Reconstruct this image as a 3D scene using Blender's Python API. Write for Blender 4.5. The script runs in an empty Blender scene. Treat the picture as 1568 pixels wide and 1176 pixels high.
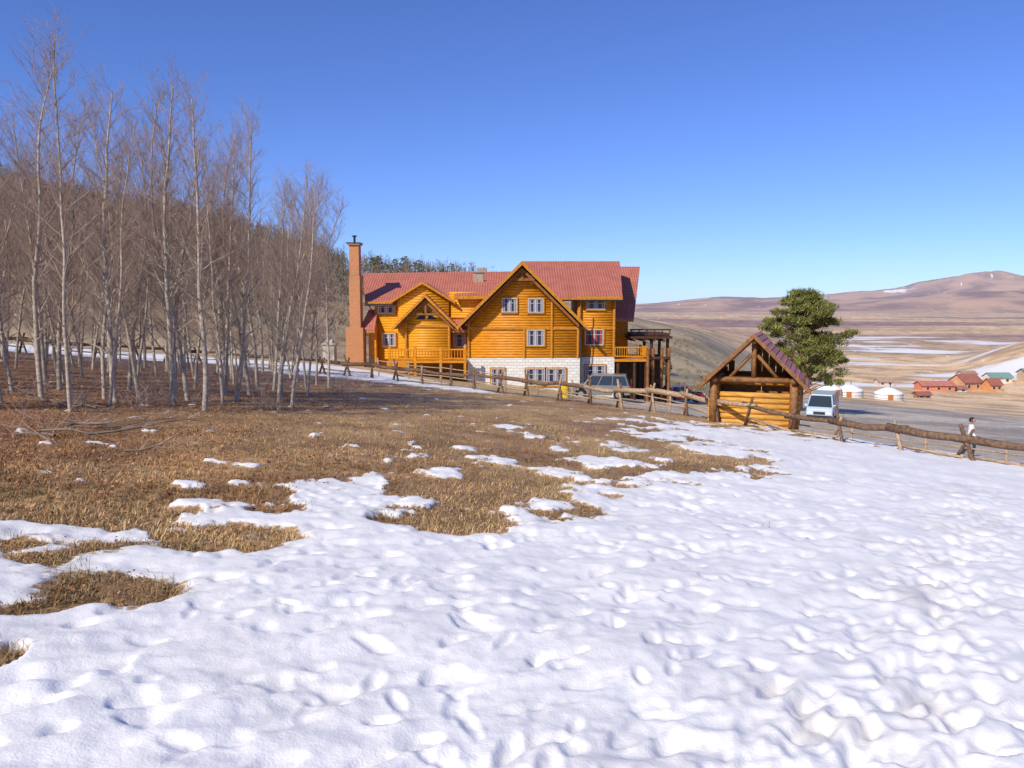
import bpy, math, random, numpy as np, bmesh
from mathutils import Vector, Matrix
rnd=random.Random(7); rs=np.random.RandomState(5)
scene=bpy.context.scene
# ------------------------------------------------------------------ noise
T=rs.rand(256,256)
def vn(x,y):
    xi=np.floor(x).astype(int); yi=np.floor(y).astype(int)
    fx=x-xi; fy=y-yi; fx=fx*fx*(3-2*fx); fy=fy*fy*(3-2*fy)
    a=T[xi&255,yi&255]; b=T[(xi+1)&255,yi&255]; c=T[xi&255,(yi+1)&255]; d=T[(xi+1)&255,(yi+1)&255]
    return (a*(1-fx)+b*fx)*(1-fy)+(c*(1-fx)+d*fx)*fy
def fbm(x,y,o=4):
    s=0;a=.5;n=0
    for i in range(o):
        s=s+a*vn(x+17.3*i,y-9.1*i); n+=a; a*=.5; x=x*2.03; y=y*2.03
    return s/n
def sstep(a,b,x):
    t=np.clip((x-a)/(b-a),0,1); return t*t*(3-2*t)
# ------------------------------------------------------------------ terrain
FX=[-60,-34,-22.4,-17.2,-12.1,-7.6,-3.2,.4,3.86,6.1,7.9,9.06,10.1,11.1,12.5,16]
FY=[38,38,39.4,42.8,41,39.3,36.5,32.9,29.5,26.4,22.6,20,18.2,16.8,13.5,6]
RT=[-3.2,-.65,-.49,-.337,-.2,-.05,.05,.165,.29,.4]
RV=[33,32,26,20,9.5,7,3,-5.5,-13.5,-20]
MT=[-3.2,.1,.16,.18,.24,.26,.31,.37,.43,.46,.50,.53,.55,.575,.6,.62,.8,3.2]
MV=[20,20,20,30,85,95,72,100,140,175,240,290,300,260,275,300,330,220]
def H(x,y):
    x=np.asarray(x,float); y=np.asarray(y,float)
    r=np.hypot(x,y); th=np.arctan2(x,y)
    sc=np.minimum(1,300/np.maximum(r,1e-3))
    P=-1.6-.0743*x*sc-.0643*y*sc
    P=np.where(y<-5,P*.5+(-1.6)*.5,P)
    s=y-np.interp(x,FX,FY)
    d0=np.interp(x,[-12,-4,5,15],[0,.5,.8,1.3])
    P=P-d0*sstep(1.5,14,s)
    lo=-28+3*np.logaddexp(0,(P+28)/3)
    w=1-sstep(.22,.38,th)
    hr=np.interp(th,RT,RV)
    b=sstep(78,235,r)*w*(1-sstep(280,1100,r)*sstep(-.9,-.2,th))
    z=lo*(1-b)+hr*b
    z=z+13*np.exp(-((r-420)/90)**2)*sstep(.5,.6,th)
    lr=np.log(np.maximum(r,1))
    m=np.interp(th,MT,MV)
    rn=fbm(x/900,y/900,6)-.5
    rg=1-np.abs(fbm(x/700+9,y/700,5)-.5)*4
    z=z+(m+28)*np.exp(-((lr-math.log(7500))/.16)**2)*(1+.35*rn+.16*(rg-.5))*.95
    z=z+(m*.55+28)*np.exp(-((lr-math.log(4800))/.14)**2)*(.9+1.0*rn+.45*(rg-.5))*.75
    z=z+(fbm(x/3,y/3,4)-.5)*.14*sstep(2,12,r)
    z=z+(fbm(x/60,y/60,4)-.5)*5*sstep(80,260,r)*np.where(th<.3,1,.25)
    return z
def hz(x,y): return float(H(np.array([x]),np.array([y]))[0])
# hillside survey: direction measurement -> point on the hillside plane
def G(u,v):
    a=(u-784)/1200; b=(588-v)/1200
    yy=.9952+b*.0979; zz=b*.9952-.0979
    k=a/yy;t=zz/yy
    y=1.6/(-t-.0743*k-.0643)
    return (round(k*y,2),round(y,2))
SP=[G(*p) for p in [(-300,880),(0,848),(130,828),(250,815),(290,790),(330,800),(400,790),(470,778),(520,775),(560,752),(620,770),(650,790),(700,800),(745,800),(800,795),(850,785),(880,755),(920,742),(1000,732),(1080,728),(1140,732),(1155,715),(1120,695),(1080,680),(1040,665),(985,648),(1060,652),(1180,662),(1320,680),(1440,696),(1568,710),(1800,740),(2600,1000),(1800,1600),(784,2500),(-600,1700)]]
PT=[]
for (u,v,ru,rv,sg) in [(165,905,170,36,-1),(370,828,105,28,-1),(710,798,70,22,-1),(5,1020,40,30,-1),(40,940,60,18,-1),(1080,705,75,10,-1),(60,860,50,10,-.7),(600,800,40,9,-.7),
      (672,729,55,9,1),(755,705,42,7,1),(850,724,50,9,1),(925,710,50,8,1),(1080,692,60,7,1),(10,815,35,9,1),(170,822,60,7,.8),(280,746,34,5,.9),(510,770,55,10,1),(775,655,26,4,.9),(720,690,32,5,.9),(640,700,26,4,.8),(960,690,40,6,1),(1010,668,40,5,.9),(860,690,30,4,.8),(820,672,20,3,.8),(380,718,22,4,.7),(120,730,22,4,.6)]:
    c=G(u,v); PT.append((c[0],c[1],ru/1200*c[1],abs(G(u,v-rv)[1]-G(u,v+rv)[1])/2,sg))
def sdpoly(px,py,poly):
    d=np.full(px.shape,1e9); ins=np.zeros(px.shape,bool); n=len(poly)
    for i in range(n):
        ax,ay=poly[i]; bx,by=poly[(i+1)%n]
        ex,ey=bx-ax,by-ay
        t=np.clip(((px-ax)*ex+(py-ay)*ey)/(ex*ex+ey*ey+1e-9),0,1)
        d=np.minimum(d,np.hypot(px-ax-t*ex,py-ay-t*ey))
        if ay!=by:
            c=((ay>py)!=(by>py))&(px<(bx-ax)*(py-ay)/(by-ay)+ax)
            ins^=c
    return np.where(ins,d,-d)
def S(x,y):
    x=np.asarray(x,float); y=np.asarray(y,float)
    r=np.hypot(x,y)
    sd=sdpoly(x,y,SP); w=.05*np.maximum(y,2)+.15
    s=.5+.26*np.clip(sd/w,-2,2)
    for cx,cy,rx,ry,sg in PT:
        s=s+sg*(.78 if sg<0 else .82)*np.exp(-(((x-cx)/rx)**2+((y-cy)/ry)**2)**1.5)
    f=2.4
    s=s+(fbm(x*f,y*f,5)-.5)*1.95*np.exp(-np.maximum(sd,0)/(w*2.4))
    n=fbm(x/5,y/3,4)
    fy=np.interp(x,FX,FY)
    L=sstep(-2,3,y-fy)*(1-sstep(12,20,y-fy))*(1-sstep(-7,-1,x))
    s=np.maximum(s,L*(n*1.3+.12))
    L2=np.exp(-((y-fy+.6)/2.4)**2)*sstep(-16,-11,x)*(1-sstep(-3,2,x))
    s=np.maximum(s,L2*n*1.8)
    R=sstep(-1,2,y-fy)*(1-sstep(2,6,y-fy))*sstep(5,9,x)
    s=np.maximum(s,R*(n*1.4))
    th=np.arctan2(x,y)
    far=sstep(120,200,r)*(1-sstep(450,1300,r))*sstep(.3,.4,th)
    s=np.maximum(s,far*(fbm(x/60+3,y/26,5)*1.9-.58))
    far2=sstep(55,80,r)*(1-sstep(80,110,r))*sstep(.38,.45,th)
    s=np.maximum(s,far2*(fbm(x/9+3,y/14,4)*1.2-.22))
    mt=sstep(6200,7200,r)*(fbm(x/110,y/500,4)*1.5-.60)
    s=np.maximum(s,mt)
    return s
# ------------------------------------------------------------------ node helpers
def newmat(name):
    m=bpy.data.materials.new(name); m.use_nodes=True
    nt=m.node_tree; b=nt.nodes['Principled BSDF']; return m,nt,b
def mat(name,c,rough=.8,var=.25,scale=4,stretch=(1,1,1),bump=.2,metal=0,spec=.3,c2=None):
    m,nt,b=newmat(name); N=nt.nodes;L=nt.links
    tc=N.new('ShaderNodeTexCoord'); mp=N.new('ShaderNodeMapping'); mp.inputs['Scale'].default_value=stretch
    L.new(tc.outputs['Object'],mp.inputs[0])
    n=N.new('ShaderNodeTexNoise'); n.inputs['Scale'].default_value=scale; n.inputs['Detail'].default_value=6
    L.new(mp.outputs[0],n.inputs['Vector'])
    r=N.new('ShaderNodeValToRGB'); e=r.color_ramp.elements
    lo=[x*(1-var) for x in c]; hi=[min(1,x*(1+var)) for x in (c2 or c)]
    e[0].position=.3; e[1].position=.7; e[0].color=(*lo,1); e[1].color=(*hi,1)
    L.new(n.outputs[0],r.inputs[0]); L.new(r.outputs[0],b.inputs['Base Color'])
    b.inputs['Roughness'].default_value=rough; b.inputs['Metallic'].default_value=metal
    b.inputs['Specular IOR Level'].default_value=spec
    if bump:
        bp=N.new('ShaderNodeBump'); bp.inputs['Strength'].default_value=bump; bp.inputs['Distance'].default_value=.03
        L.new(n.outputs[0],bp.inputs['Height']); L.new(bp.outputs[0],b.inputs['Normal'])
    return m
def attrmat(name,attr='col',rough=.9):
    m,nt,b=newmat(name); N=nt.nodes;L=nt.links
    a=N.new('ShaderNodeAttribute'); a.attribute_name=attr
    L.new(a.outputs['Color'],b.inputs['Base Color']); b.inputs['Roughness'].default_value=rough
    b.inputs['Specular IOR Level'].default_value=.15
    return m
def ground_mat():
    m,nt,b=newmat('snowy_hillside'); N=nt.nodes;L=nt.links
    tc=N.new('ShaderNodeTexCoord')
    def noise(s,d=5,ro=.55):
        n=N.new('ShaderNodeTexNoise'); n.inputs['Scale'].default_value=s; n.inputs['Detail'].default_value=d; n.inputs['Roughness'].default_value=ro
        L.new(tc.outputs['Object'],n.inputs['Vector']); return n.outputs[0]
    def math_(op,a,bv):
        n=N.new('ShaderNodeMath'); n.operation=op
        for i,q in enumerate((a,bv)):
            if isinstance(q,(int,float)): n.inputs[i].default_value=q
            else: L.new(q,n.inputs[i])
        return n.outputs[0]
    def mix(f,a,c):
        mx=N.new('ShaderNodeMix'); mx.data_type='RGBA'
        for i,q in ((0,f),(6,a),(7,c)):
            if isinstance(q,tuple): mx.inputs[i].default_value=q
            else: L.new(q,mx.inputs[i])
        return mx.outputs[2]
    sa=N.new('ShaderNodeAttribute'); sa.attribute_name='snow'
    da=N.new('ShaderNodeAttribute'); da.attribute_name='dirt'
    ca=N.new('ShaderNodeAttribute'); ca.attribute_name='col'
    nf=noise(9,6,.65)
    s=math_('ADD',sa.outputs['Fac'],math_('MULTIPLY',math_('SUBTRACT',nf,.5),.7))
    mr=N.new('ShaderNodeMapRange'); mr.interpolation_type='SMOOTHSTEP'
    mr.inputs[1].default_value=.44; mr.inputs[2].default_value=.56; L.new(s,mr.inputs[0])
    g1=noise(28,6,.7); g2=noise(1.3,4)
    v=math_('ADD',math_('MULTIPLY',g1,2.4),math_('MULTIPLY',g2,1.3))
    v=math_('SUBTRACT',v,.82)
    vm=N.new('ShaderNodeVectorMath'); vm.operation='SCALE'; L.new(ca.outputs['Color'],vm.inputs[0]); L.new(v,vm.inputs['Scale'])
    sn=N.new('ShaderNodeValToRGB'); e=sn.color_ramp.elements
    e[0].position=.25; e[0].color=(.78,.75,.72,1); e[1].position=.6; e[1].color=(.89,.86,.82,1)
    L.new(noise(1.6,6,.6),sn.inputs[0])
    df=math_('MULTIPLY',da.outputs['Fac'],math_('MULTIPLY',noise(4,6,.65),.65))
    snow=mix(df,sn.outputs[0],(.42,.35,.27,1))
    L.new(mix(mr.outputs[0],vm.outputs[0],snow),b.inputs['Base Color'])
    b.inputs['Roughness'].default_value=.65; b.inputs['Specular IOR Level'].default_value=.3
    bh=math_('ADD',math_('MULTIPLY',noise(70,4,.7),.5),math_('MULTIPLY',mr.outputs[0],1.2))
    bh=math_('ADD',bh,math_('MULTIPLY',noise(11,3),.9))
    bp=N.new('ShaderNodeBump'); bp.inputs['Strength'].default_value=.42; bp.inputs['Distance'].default_value=.02
    L.new(bh,bp.inputs['Height']); L.new(bp.outputs[0],b.inputs['Normal'])
    return m
# ------------------------------------------------------------------ ground sheet
R1=1.2*np.exp(np.arange(0,math.log(14/1.2),.0065)); R2=14*np.exp(np.arange(0,math.log(14000/14)+.02,.0125))
R=np.concatenate([[.15,.4,.7,.95],R1,R2])
A=np.concatenate([np.radians(np.arange(-180,-42,3)),np.radians(np.arange(-42,42,.18)),np.radians(np.arange(42,180,3))])
nr,na=len(R),len(A)
RR,AA=np.meshgrid(R,A,indexing='ij')
X=(RR*np.sin(AA)).ravel(); Y=(RR*np.cos(AA)).ravel()
Z=H(X,Y); SN=S(X,Y)
r_=np.hypot(X,Y)
near=r_<45
sm=sstep(.38,.62,SN)
ca,sa_=math.cos(.75),math.sin(.75)
u1=(X*ca+Y*sa_); v1=(-X*sa_+Y*ca)
wx=fbm(X*1.3,Y*1.3,3)*1.0
lump=(fbm(u1*2.6+wx,v1*6.5+wx,3)-.5)*.048+(fbm(X*.7,Y*.7,3)-.5)*.10
lump+=(fbm(X*8,Y*8,3)-.5)*.018
dm=fbm(u1*4+5,v1*7.0,2); lump-=.028*sstep(.6,.8,dm)
Z=Z+np.where(near,sm*(.045+lump*np.clip(16/np.maximum(r_,1),.5,1)),0)+np.where(near,(1-sm)*(fbm(X*7,Y*7,3)-.5)*.05,0)
prints=[]
trail=[G(1180,1250),G(1290,1100),G(1400,980),G(1440,880),G(1480,800),G(1500,740)]
tr=np.array(trail)
for i in range(420):
    t=rnd.random()*(len(tr)-1); k=int(t); f=t-k
    p=tr[k]*(1-f)+tr[min(k+1,len(tr)-1)]*f
    d=tr[min(k+1,len(tr)-1)]-tr[k]; a=math.atan2(d[1],d[0])+rnd.gauss(0,.35)
    prints.append((p[0]+rnd.gauss(0,.34)+.1,p[1]+rnd.gauss(0,.25),a,rnd.uniform(.01,.024),.13,.055))
for i in range(300):
    y=rnd.uniform(2.3,10); x=rnd.uniform(-.5,.75)*y
    prints.append((x,y,rnd.gauss(.8,.8),rnd.uniform(.006,.026),rnd.uniform(.05,.13),rnd.uniform(.025,.05)))
idx=np.where((r_<16)&(SN>.4))[0]
xs,ys=X[idx],Y[idx]; dz=np.zeros(len(idx))
for (px,py,a,dep,l,w) in prints:
    mk=np.where((np.abs(xs-px)<.4)&(np.abs(ys-py)<.4))[0]
    if len(mk)==0: continue
    dx=xs[mk]-px; dy=ys[mk]-py
    uu=(dx*math.cos(a)+dy*math.sin(a))/l; vv=(-dx*math.sin(a)+dy*math.cos(a))/w
    q=uu*uu+vv*vv
    dz[mk]+=-dep*np.exp(-q**1.6)+dep*.2*np.exp(-((np.sqrt(q)-1.4)/.4)**2)
Z[idx]+=np.clip(dz,-.045,.02)
V=np.stack([X,Y,Z],1)
dpt=np.full(len(X),9.)
for a,c in zip(tr,tr[1:]):
    e=c-a; t=np.clip(((X-a[0])*e[0]+(Y-a[1])*e[1])/(e@e),0,1); dpt=np.minimum(dpt,np.hypot(X-a[0]-t*e[0],Y-a[1]-t*e[1]))
dirt=np.exp(-(dpt/.5)**2)*sstep(.5,.75,fbm(X*3,Y*3,4))*.8+.2*sstep(.6,.8,fbm(X*.9+4,Y*.9,4))
dirt=dirt+.5*np.exp(-((SN-.55)/.12)**2)
th_=np.arctan2(X,Y)
def C(*c): return np.array(c)[None,:]
def mixc(a,b,t): return a*(1-t[:,None])+b*t[:,None]
fyv=np.interp(X,FX,FY); sF=Y-fyv
col=np.repeat(C(.40,.255,.11),len(X),0)
n1=fbm(X/2.5,Y/2.5,4); col=mixc(col,C(.28,.16,.07),sstep(.4,.65,n1))
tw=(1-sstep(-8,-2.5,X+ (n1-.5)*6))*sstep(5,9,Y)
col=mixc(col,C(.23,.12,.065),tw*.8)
col=mixc(col,C(.42,.30,.16),sstep(0,5,sF))
park=sstep(2,7,sF)*sstep(1,8,X)*(1-sstep(110,150,r_))
col=mixc(col,C(.42,.35,.26),park)
n2=fbm(X/120,Y/120,5)
val=mixc(np.repeat(C(.64,.43,.22),len(X),0),C(.43,.29,.155),sstep(.4,.65,n2))
n3=fbm(X/1500+5,Y/350,4)
val=mixc(val,C(.28,.165,.12),sstep(.52,.62,n3)*sstep(500,900,r_))
col=mixc(col,val,sstep(90,170,r_))
hillm=(1-sstep(0,.14,th_))*sstep(75,110,r_)
col=mixc(col,C(.30,.205,.115),hillm)
hm2=sstep(0,.14,th_)*(1-sstep(.28,.34,th_))*sstep(75,100,r_)*(1-sstep(280,400,r_))
col=mixc(col,C(.33,.25,.13),hm2)
col=np.where((r_>55)[:,None],col*(.72+.56*sstep(.3,.7,fbm(X/7,Y/7,5)))[:,None],col)
mtn=sstep(3300,4300,r_); mc=mixc(np.repeat(C(.48,.30,.18),len(X),0),C(.20,.125,.09),sstep(.40,.6,fbm(X/260,Y/260,5))); col=mixc(col,mc,mtn)
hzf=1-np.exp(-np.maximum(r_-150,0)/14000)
col=mixc(col,C(.46,.41,.46),hzf)  # aerial haze painted into the terrain colour, stronger with distance
q=np.arange(nr*na).reshape(nr,na)
jn=np.roll(q,-1,axis=1)
F=np.stack([q[:-1].ravel(),jn[:-1].ravel(),jn[1:].ravel(),q[1:].ravel()],1)[:, ::-1]
def npmesh(name,V,F,mats,col=None,snow=None,smooth=True,parent=None,dirt=None):
    me=bpy.data.meshes.new(name); k=F.shape[1]
    me.vertices.add(len(V)); me.vertices.foreach_set('co',np.asarray(V,np.float32).ravel())
    me.loops.add(F.size); me.loops.foreach_set('vertex_index',np.ascontiguousarray(F).ravel().astype(np.int32))
    me.polygons.add(len(F)); me.polygons.foreach_set('loop_start',np.arange(0,F.size,k,dtype=np.int32))
    me.update(calc_edges=True)
    me.polygons.foreach_set('use_smooth',np.full(len(F),bool(smooth)))
    if col is not None:
        a=me.attributes.new('col','FLOAT_COLOR','POINT'); cc=np.ones((len(V),4),np.float32); cc[:,:3]=col
        a.data.foreach_set('color',cc.ravel())
    for nm,arr in (('snow',snow),('dirt',dirt)):
        if arr is not None:
            a=me.attributes.new(nm,'FLOAT','POINT'); a.data.foreach_set('value',arr.astype(np.float32))
    for m in mats: me.materials.append(m)
    me.validate()
    o=bpy.data.objects.new(name,me)
    scene.collection.objects.link(o)
    if parent: o.parent=parent
    return o
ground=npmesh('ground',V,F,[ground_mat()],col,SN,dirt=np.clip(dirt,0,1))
if ground.data.polygons[nr*2].normal.z<0: ground.data.flip_normals()
# ------------------------------------------------------------------ builder
class B:
    def __init__(s,off=(0,0,0)): s.v=[];s.f=[];s.m=[];s.off=off
    def poly(s,pts,mi=0):
        i=len(s.v); s.v+=[tuple(p) for p in pts]; s.f.append(tuple(range(i,i+len(pts)))); s.m.append(mi)
    def prism(s,pts,d,mi=0):
        n=len(pts); i=len(s.v); d=Vector(d)
        s.v+=[tuple(p) for p in pts]+[tuple(Vector(p)+d) for p in pts]
        s.f.append(tuple(range(i,i+n))); s.f.append(tuple(range(i+2*n-1,i+n-1,-1))); s.m+=[mi,mi]
        for a in range(n):
            b=(a+1)%n; s.f.append((i+a,i+n+a,i+n+b,i+b)); s.m.append(mi)
    def box(s,x0,x1,y0,y1,z0,z1,mi=0):
        s.prism([(x0,y0,z0),(x1,y0,z0),(x1,y1,z0),(x0,y1,z0)],(0,0,z1-z0),mi)
    def tube(s,pts,rad,n=6,mi=0,cap=True):
        pts=[Vector(p) for p in pts]; i0=len(s.v); m=len(pts)
        for k,p in enumerate(pts):
            t=(pts[min(k+1,m-1)]-pts[max(k-1,0)]).normalized()
            ref=Vector((0,0,1)) if abs(t.z)<.85 else Vector((1,0,0))
            a=t.cross(ref).normalized(); b=t.cross(a)
            r=rad[k] if isinstance(rad,(list,tuple)) else rad
            for j in range(n):
                an=2*math.pi*j/n
                s.v.append(tuple(p+a*(r*math.cos(an))+b*(r*math.sin(an))))
        for k in range(m-1):
            for j in range(n):
                a=i0+k*n+j; b=i0+k*n+(j+1)%n
                s.f.append((a,b,b+n,a+n)); s.m.append(mi)
        if cap:
            s.f.append(tuple(i0+j for j in range(n))[::-1]); s.m.append(mi)
            s.f.append(tuple(i0+(m-1)*n+j for j in range(n))); s.m.append(mi)
    def obj(s,name,mats,parent=None,smooth=False,bevel=0,link=True):
        me=bpy.data.meshes.new(name); o=s.off
        me.from_pydata([(x-o[0],y-o[1],z-o[2]) for x,y,z in s.v],[],s.f)
        if not isinstance(mats,(list,tuple)): mats=[mats]
        for m in mats: me.materials.append(m)
        me.polygons.foreach_set('material_index',s.m)
        if smooth: me.polygons.foreach_set('use_smooth',[True]*len(s.f))
        me.update()
        bm=bmesh.new(); bm.from_mesh(me); bmesh.ops.recalc_face_normals(bm,faces=bm.faces); bm.to_mesh(me); bm.free()
        ob=bpy.data.objects.new(name,me)
        if link: scene.collection.objects.link(ob)
        if parent: ob.parent=parent
        if bevel:
            md=ob.modifiers.new('bevel','BEVEL'); md.width=bevel; md.segments=2
        return ob
def empty(name,loc,rot=0):
    e=bpy.data.objects.new(name,None); e.location=loc; e.rotation_euler=(0,0,rot); e.empty_display_size=.5
    scene.collection.objects.link(e); return e
# ------------------------------------------------------------------ materials
M_log=mat('varnished_logs',(.54,.195,.008),.45,.22,3,(.6,4,6),.25,c2=(.64,.25,.012))
M_logy=mat('yellow_logs',(.68,.30,.015),.45,.2,3,(.6,4,6),.25)
M_trim=mat('trim_wood',(.48,.20,.018),.5,.3,3,(2,2,2),.2)
M_dark=mat('dark_wood',(.07,.03,.015),.7,.4,5,(1,1,1),.3)
M_brown=mat('brown_beams',(.24,.10,.03),.6,.35,5)
M_white=mat('white_frame',(.58,.56,.53),.5,.06,5,bump=0)
M_curt=mat('curtains',(.30,.28,.35),.9,.25,5,(12,1,1),bump=0)
M_redc=mat('red_curtains',(.45,.06,.06),.9,.2,5,bump=0)
m,nt,b=newmat('window_glass'); b.inputs['Base Color'].default_value=(.03,.04,.05,1); b.inputs['Roughness'].default_value=.12; M_glass=m
def roofmat(name,c):
    m,nt,b=newmat(name); N=nt.nodes;L=nt.links
    tc=N.new('ShaderNodeTexCoord')
    w1=N.new('ShaderNodeTexWave'); w1.bands_direction='X'; w1.inputs['Scale'].default_value=1.5
    w2=N.new('ShaderNodeTexWave'); w2.bands_direction='Y'; w2.wave_profile='SAW'; w2.inputs['Scale'].default_value=.9
    n=N.new('ShaderNodeTexNoise'); n.inputs['Scale'].default_value=1.2; n.inputs['Detail'].default_value=7
    for k in (w1,w2,n): L.new(tc.outputs['Object'],k.inputs['Vector'])
    ad=N.new('ShaderNodeMath'); ad.operation='ADD'; L.new(w1.outputs['Fac'],ad.inputs[0]); L.new(w2.outputs['Fac'],ad.inputs[1])
    bp=N.new('ShaderNodeBump'); bp.inputs['Strength'].default_value=.5; bp.inputs['Distance'].default_value=.06; L.new(ad.outputs[0],bp.inputs['Height']); L.new(bp.outputs[0],b.inputs['Normal'])
    r=N.new('ShaderNodeValToRGB'); e=r.color_ramp.elements; e[0].color=(*[q*.75 for q in c],1); e[1].color=(*[q*1.2 for q in c],1); e[0].position=.3;e[1].position=.7
    mm=N.new('ShaderNodeMath'); mm.operation='MULTIPLY_ADD'; mm.inputs[1].default_value=.22; L.new(ad.outputs[0],mm.inputs[0])
    m2=N.new('ShaderNodeMath'); m2.operation='MULTIPLY'; m2.inputs[1].default_value=.6; L.new(n.outputs[0],m2.inputs[0]); L.new(m2.outputs[0],mm.inputs[2])
    L.new(mm.outputs[0],r.inputs[0]); L.new(r.outputs[0],b.inputs['Base Color']); b.inputs['Roughness'].default_value=.5
    return m
M_roof=roofmat('red_metal_tiles',(.42,.135,.085))
def brickmat(name,c1,c2,mo,scale):
    m,nt,b=newmat(name); N=nt.nodes;L=nt.links
    tc=N.new('ShaderNodeTexCoord'); sx=N.new('ShaderNodeSeparateXYZ'); cx=N.new('ShaderNodeCombineXYZ')
    L.new(tc.outputs['Object'],sx.inputs[0])
    ad=N.new('ShaderNodeMath'); ad.operation='ADD'; L.new(sx.outputs[0],ad.inputs[0]); L.new(sx.outputs[1],ad.inputs[1])
    L.new(ad.outputs[0],cx.inputs[0]); L.new(sx.outputs[2],cx.inputs[1])
    br=N.new('ShaderNodeTexBrick'); br.inputs['Color1'].default_value=(*c1,1); br.inputs['Color2'].default_value=(*c2,1); br.inputs['Mortar'].default_value=(*mo,1)
    br.inputs['Scale'].default_value=scale; br.inputs['Mortar Size'].default_value=.02
    L.new(cx.outputs[0],br.inputs['Vector']); L.new(br.outputs['Color'],b.inputs['Base Color'])
    bp=N.new('ShaderNodeBump'); bp.inputs['Strength'].default_value=.6; bp.inputs['Distance'].default_value=.03; bp.invert=True
    L.new(br.outputs['Fac'],bp.inputs['Height']); L.new(bp.outputs[0],b.inputs['Normal']); b.inputs['Roughness'].default_value=.85
    return m
M_stone=brickmat('white_stone',(.80,.77,.70),(.68,.65,.58),(.52,.49,.43),1.1)
M_brick=brickmat('orange_brick',(.58,.23,.08),(.48,.18,.06),(.45,.28,.17),3.2)
M_metal=mat('dark_metal',(.05,.05,.055),.4,.2,5,bump=0,metal=.6)
# ------------------------------------------------------------------ log house
HO=(0,60,-6.5)
house=empty('log_house',HO)
def nb(): return B(HO)
logs=nb(); walls=nb(); stone=nb(); roofs=nb(); soff=nb(); trim=nb(); dark=nb(); frames=nb(); glass=nb(); curt=nb()
def rows(b,xfun,z0,z1,y,r=.135,sp=.2,mi=0):
    z=z0+r
    while z<z1-.02:
        a,c=xfun(z)
        if c-a>.2: b.tube([(a,y,z),(c,y,z)],r,10,mi)
        z+=sp
def slab(p,th=.09):
    roofs.prism(p,(0,0,-th)); q=[(x,y,z-th-.003) for x,y,z in p]
    soff.prism(q,(0,0,-.12))
def gable(xc,zp,half,slope,yf,yb,barge=.26):
    for sg in (-1,1):
        xe=xc+sg*half; ze=zp-half*slope
        p=[(xc,yf,zp),(xe,yf,ze),(xe,yb,ze),(xc,yb,zp)]
        slab(p if sg<0 else p[::-1])
        trim.prism([(xc,yf-.06,zp+.02),(xe+sg*.08,yf-.06,ze-.06),(xe+sg*.08,yf-.06,ze-.06-barge),(xc,yf-.06,zp-barge)],(0,.055,0))
def window(xc,zc,w,h,y,cm=0,panes=2):
    glass.box(xc-w/2,xc+w/2,y-.02,y+.05,zc-h/2,zc+h/2)
    f=.05
    frames.box(xc-w/2-f,xc+w/2+f,y-.09,y-.022,zc+h/2,zc+h/2+f); frames.box(xc-w/2-f,xc+w/2+f,y-.11,y-.022,zc-h/2-f,zc-h/2)
    for sx in (-1,1):
        x=xc+sx*(w/2+f/2); frames.box(x-f/2,x+f/2,y-.08,y-.022,zc-h/2,zc+h/2)
    for i in range(1,panes):
        x=xc-w/2+w*i/panes; frames.box(x-.03,x+.03,y-.07,y-.022,zc-h/2,zc+h/2)
    frames.box(xc-w/2,xc+w/2,y-.06,y-.022,zc+h*.18-.015,zc+h*.18+.015)
    for i in range(panes):
        for sx in (0,1):
            xa=xc-w/2+w*(i+.0)/panes+.04 if sx==0 else xc-w/2+w*(i+1)/panes-.04-w/panes*.25
            curt.box(xa,xa+w/panes*.25,y-.03,y-.021,zc-h/2+.02,zc+h/2-.02,cm)
    t=.1
    trim.box(xc-w/2-f-t,xc+w/2+f+t,y-.075,y+.02,zc+h/2+f+.003,zc+h/2+f+t); trim.box(xc-w/2-f-t,xc+w/2+f+t,y-.075,y+.02,zc-h/2-f-t,zc-h/2-f-.003)
    for sx in (-1,1):
        x=xc+sx*(w/2+f+t/2+.002); trim.box(x-t/2,x+t/2,y-.073,y+.02,zc-h/2-f,zc+h/2+f)
xc,zp=.75,3.3
def gx(z):
    k=min(4.15,(zp-.3-z)); return (xc-k+.0,xc+k+.3*(k>=4.1))
rows(logs,gx,-3.9,zp-.4,60.05)
walls.prism([(-3.35,60.07,-3.9),(5.15,60.07,-3.9),(5.15,60.07,-1.3),(xc,60.07,zp-.3),(-3.35,60.07,-1.0)],(0,7,0))
stone.box(-3.4,5.2,59.85,66,-7.6,-3.9); stone.box(5.2,8.0,61.1,67,-7.6,-3.9)
gable(xc,zp+.1,4.75,.99,58.9,66.5,.3)
for sg in (-1,1):
    dark.prism([(xc,59.35,zp-.35),(xc+sg*4.3,59.35,zp-4.6),(xc+sg*4.3,59.35,zp-4.85),(xc,59.35,zp-.62)],(0,.16,0))
dark.box(xc-.95,xc+.95,59.3,59.5,zp-1.35,zp-1.15)
for x in (xc-.07,xc+.63,xc-.77): dark.box(x,x+.14,59.32,59.46,zp-1.15,zp-.45 if abs(x-xc)<.2 else zp-.95)
for x in (-3.3,.95,3.05,5.05): trim.tube([(x,59.9,-3.9),(x,59.9,{-3.3:-1.1,.95:-1.6,3.05:.6,5.05:-1.35}[x])],.1,8)
trim.box(-3.4,5.2,59.84,59.98,-1.72,-1.52)
window(-.2,.12,1.0,.95,59.88); window(1.8,.1,1.05,.95,59.88)
window(1.8,-2.35,1.2,1.1,59.88)
for x,w in ((-1.1,.9),(1.8,1.35),(3.35,1.35)): window(x,-5.35,w,1.2,59.81,0,2)
rows(logs,lambda z:(5.15,8.0),-3.9,.75,61.3); walls.box(5.1,8.0,61.32,68,-3.9,.8)
for x in (5.35,7.95): trim.tube([(x,61.13,-3.9),(x,61.13,.7)],.1,8)
trim.box(5.1,8.05,61.08,61.2,-1.75,-1.55)
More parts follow.
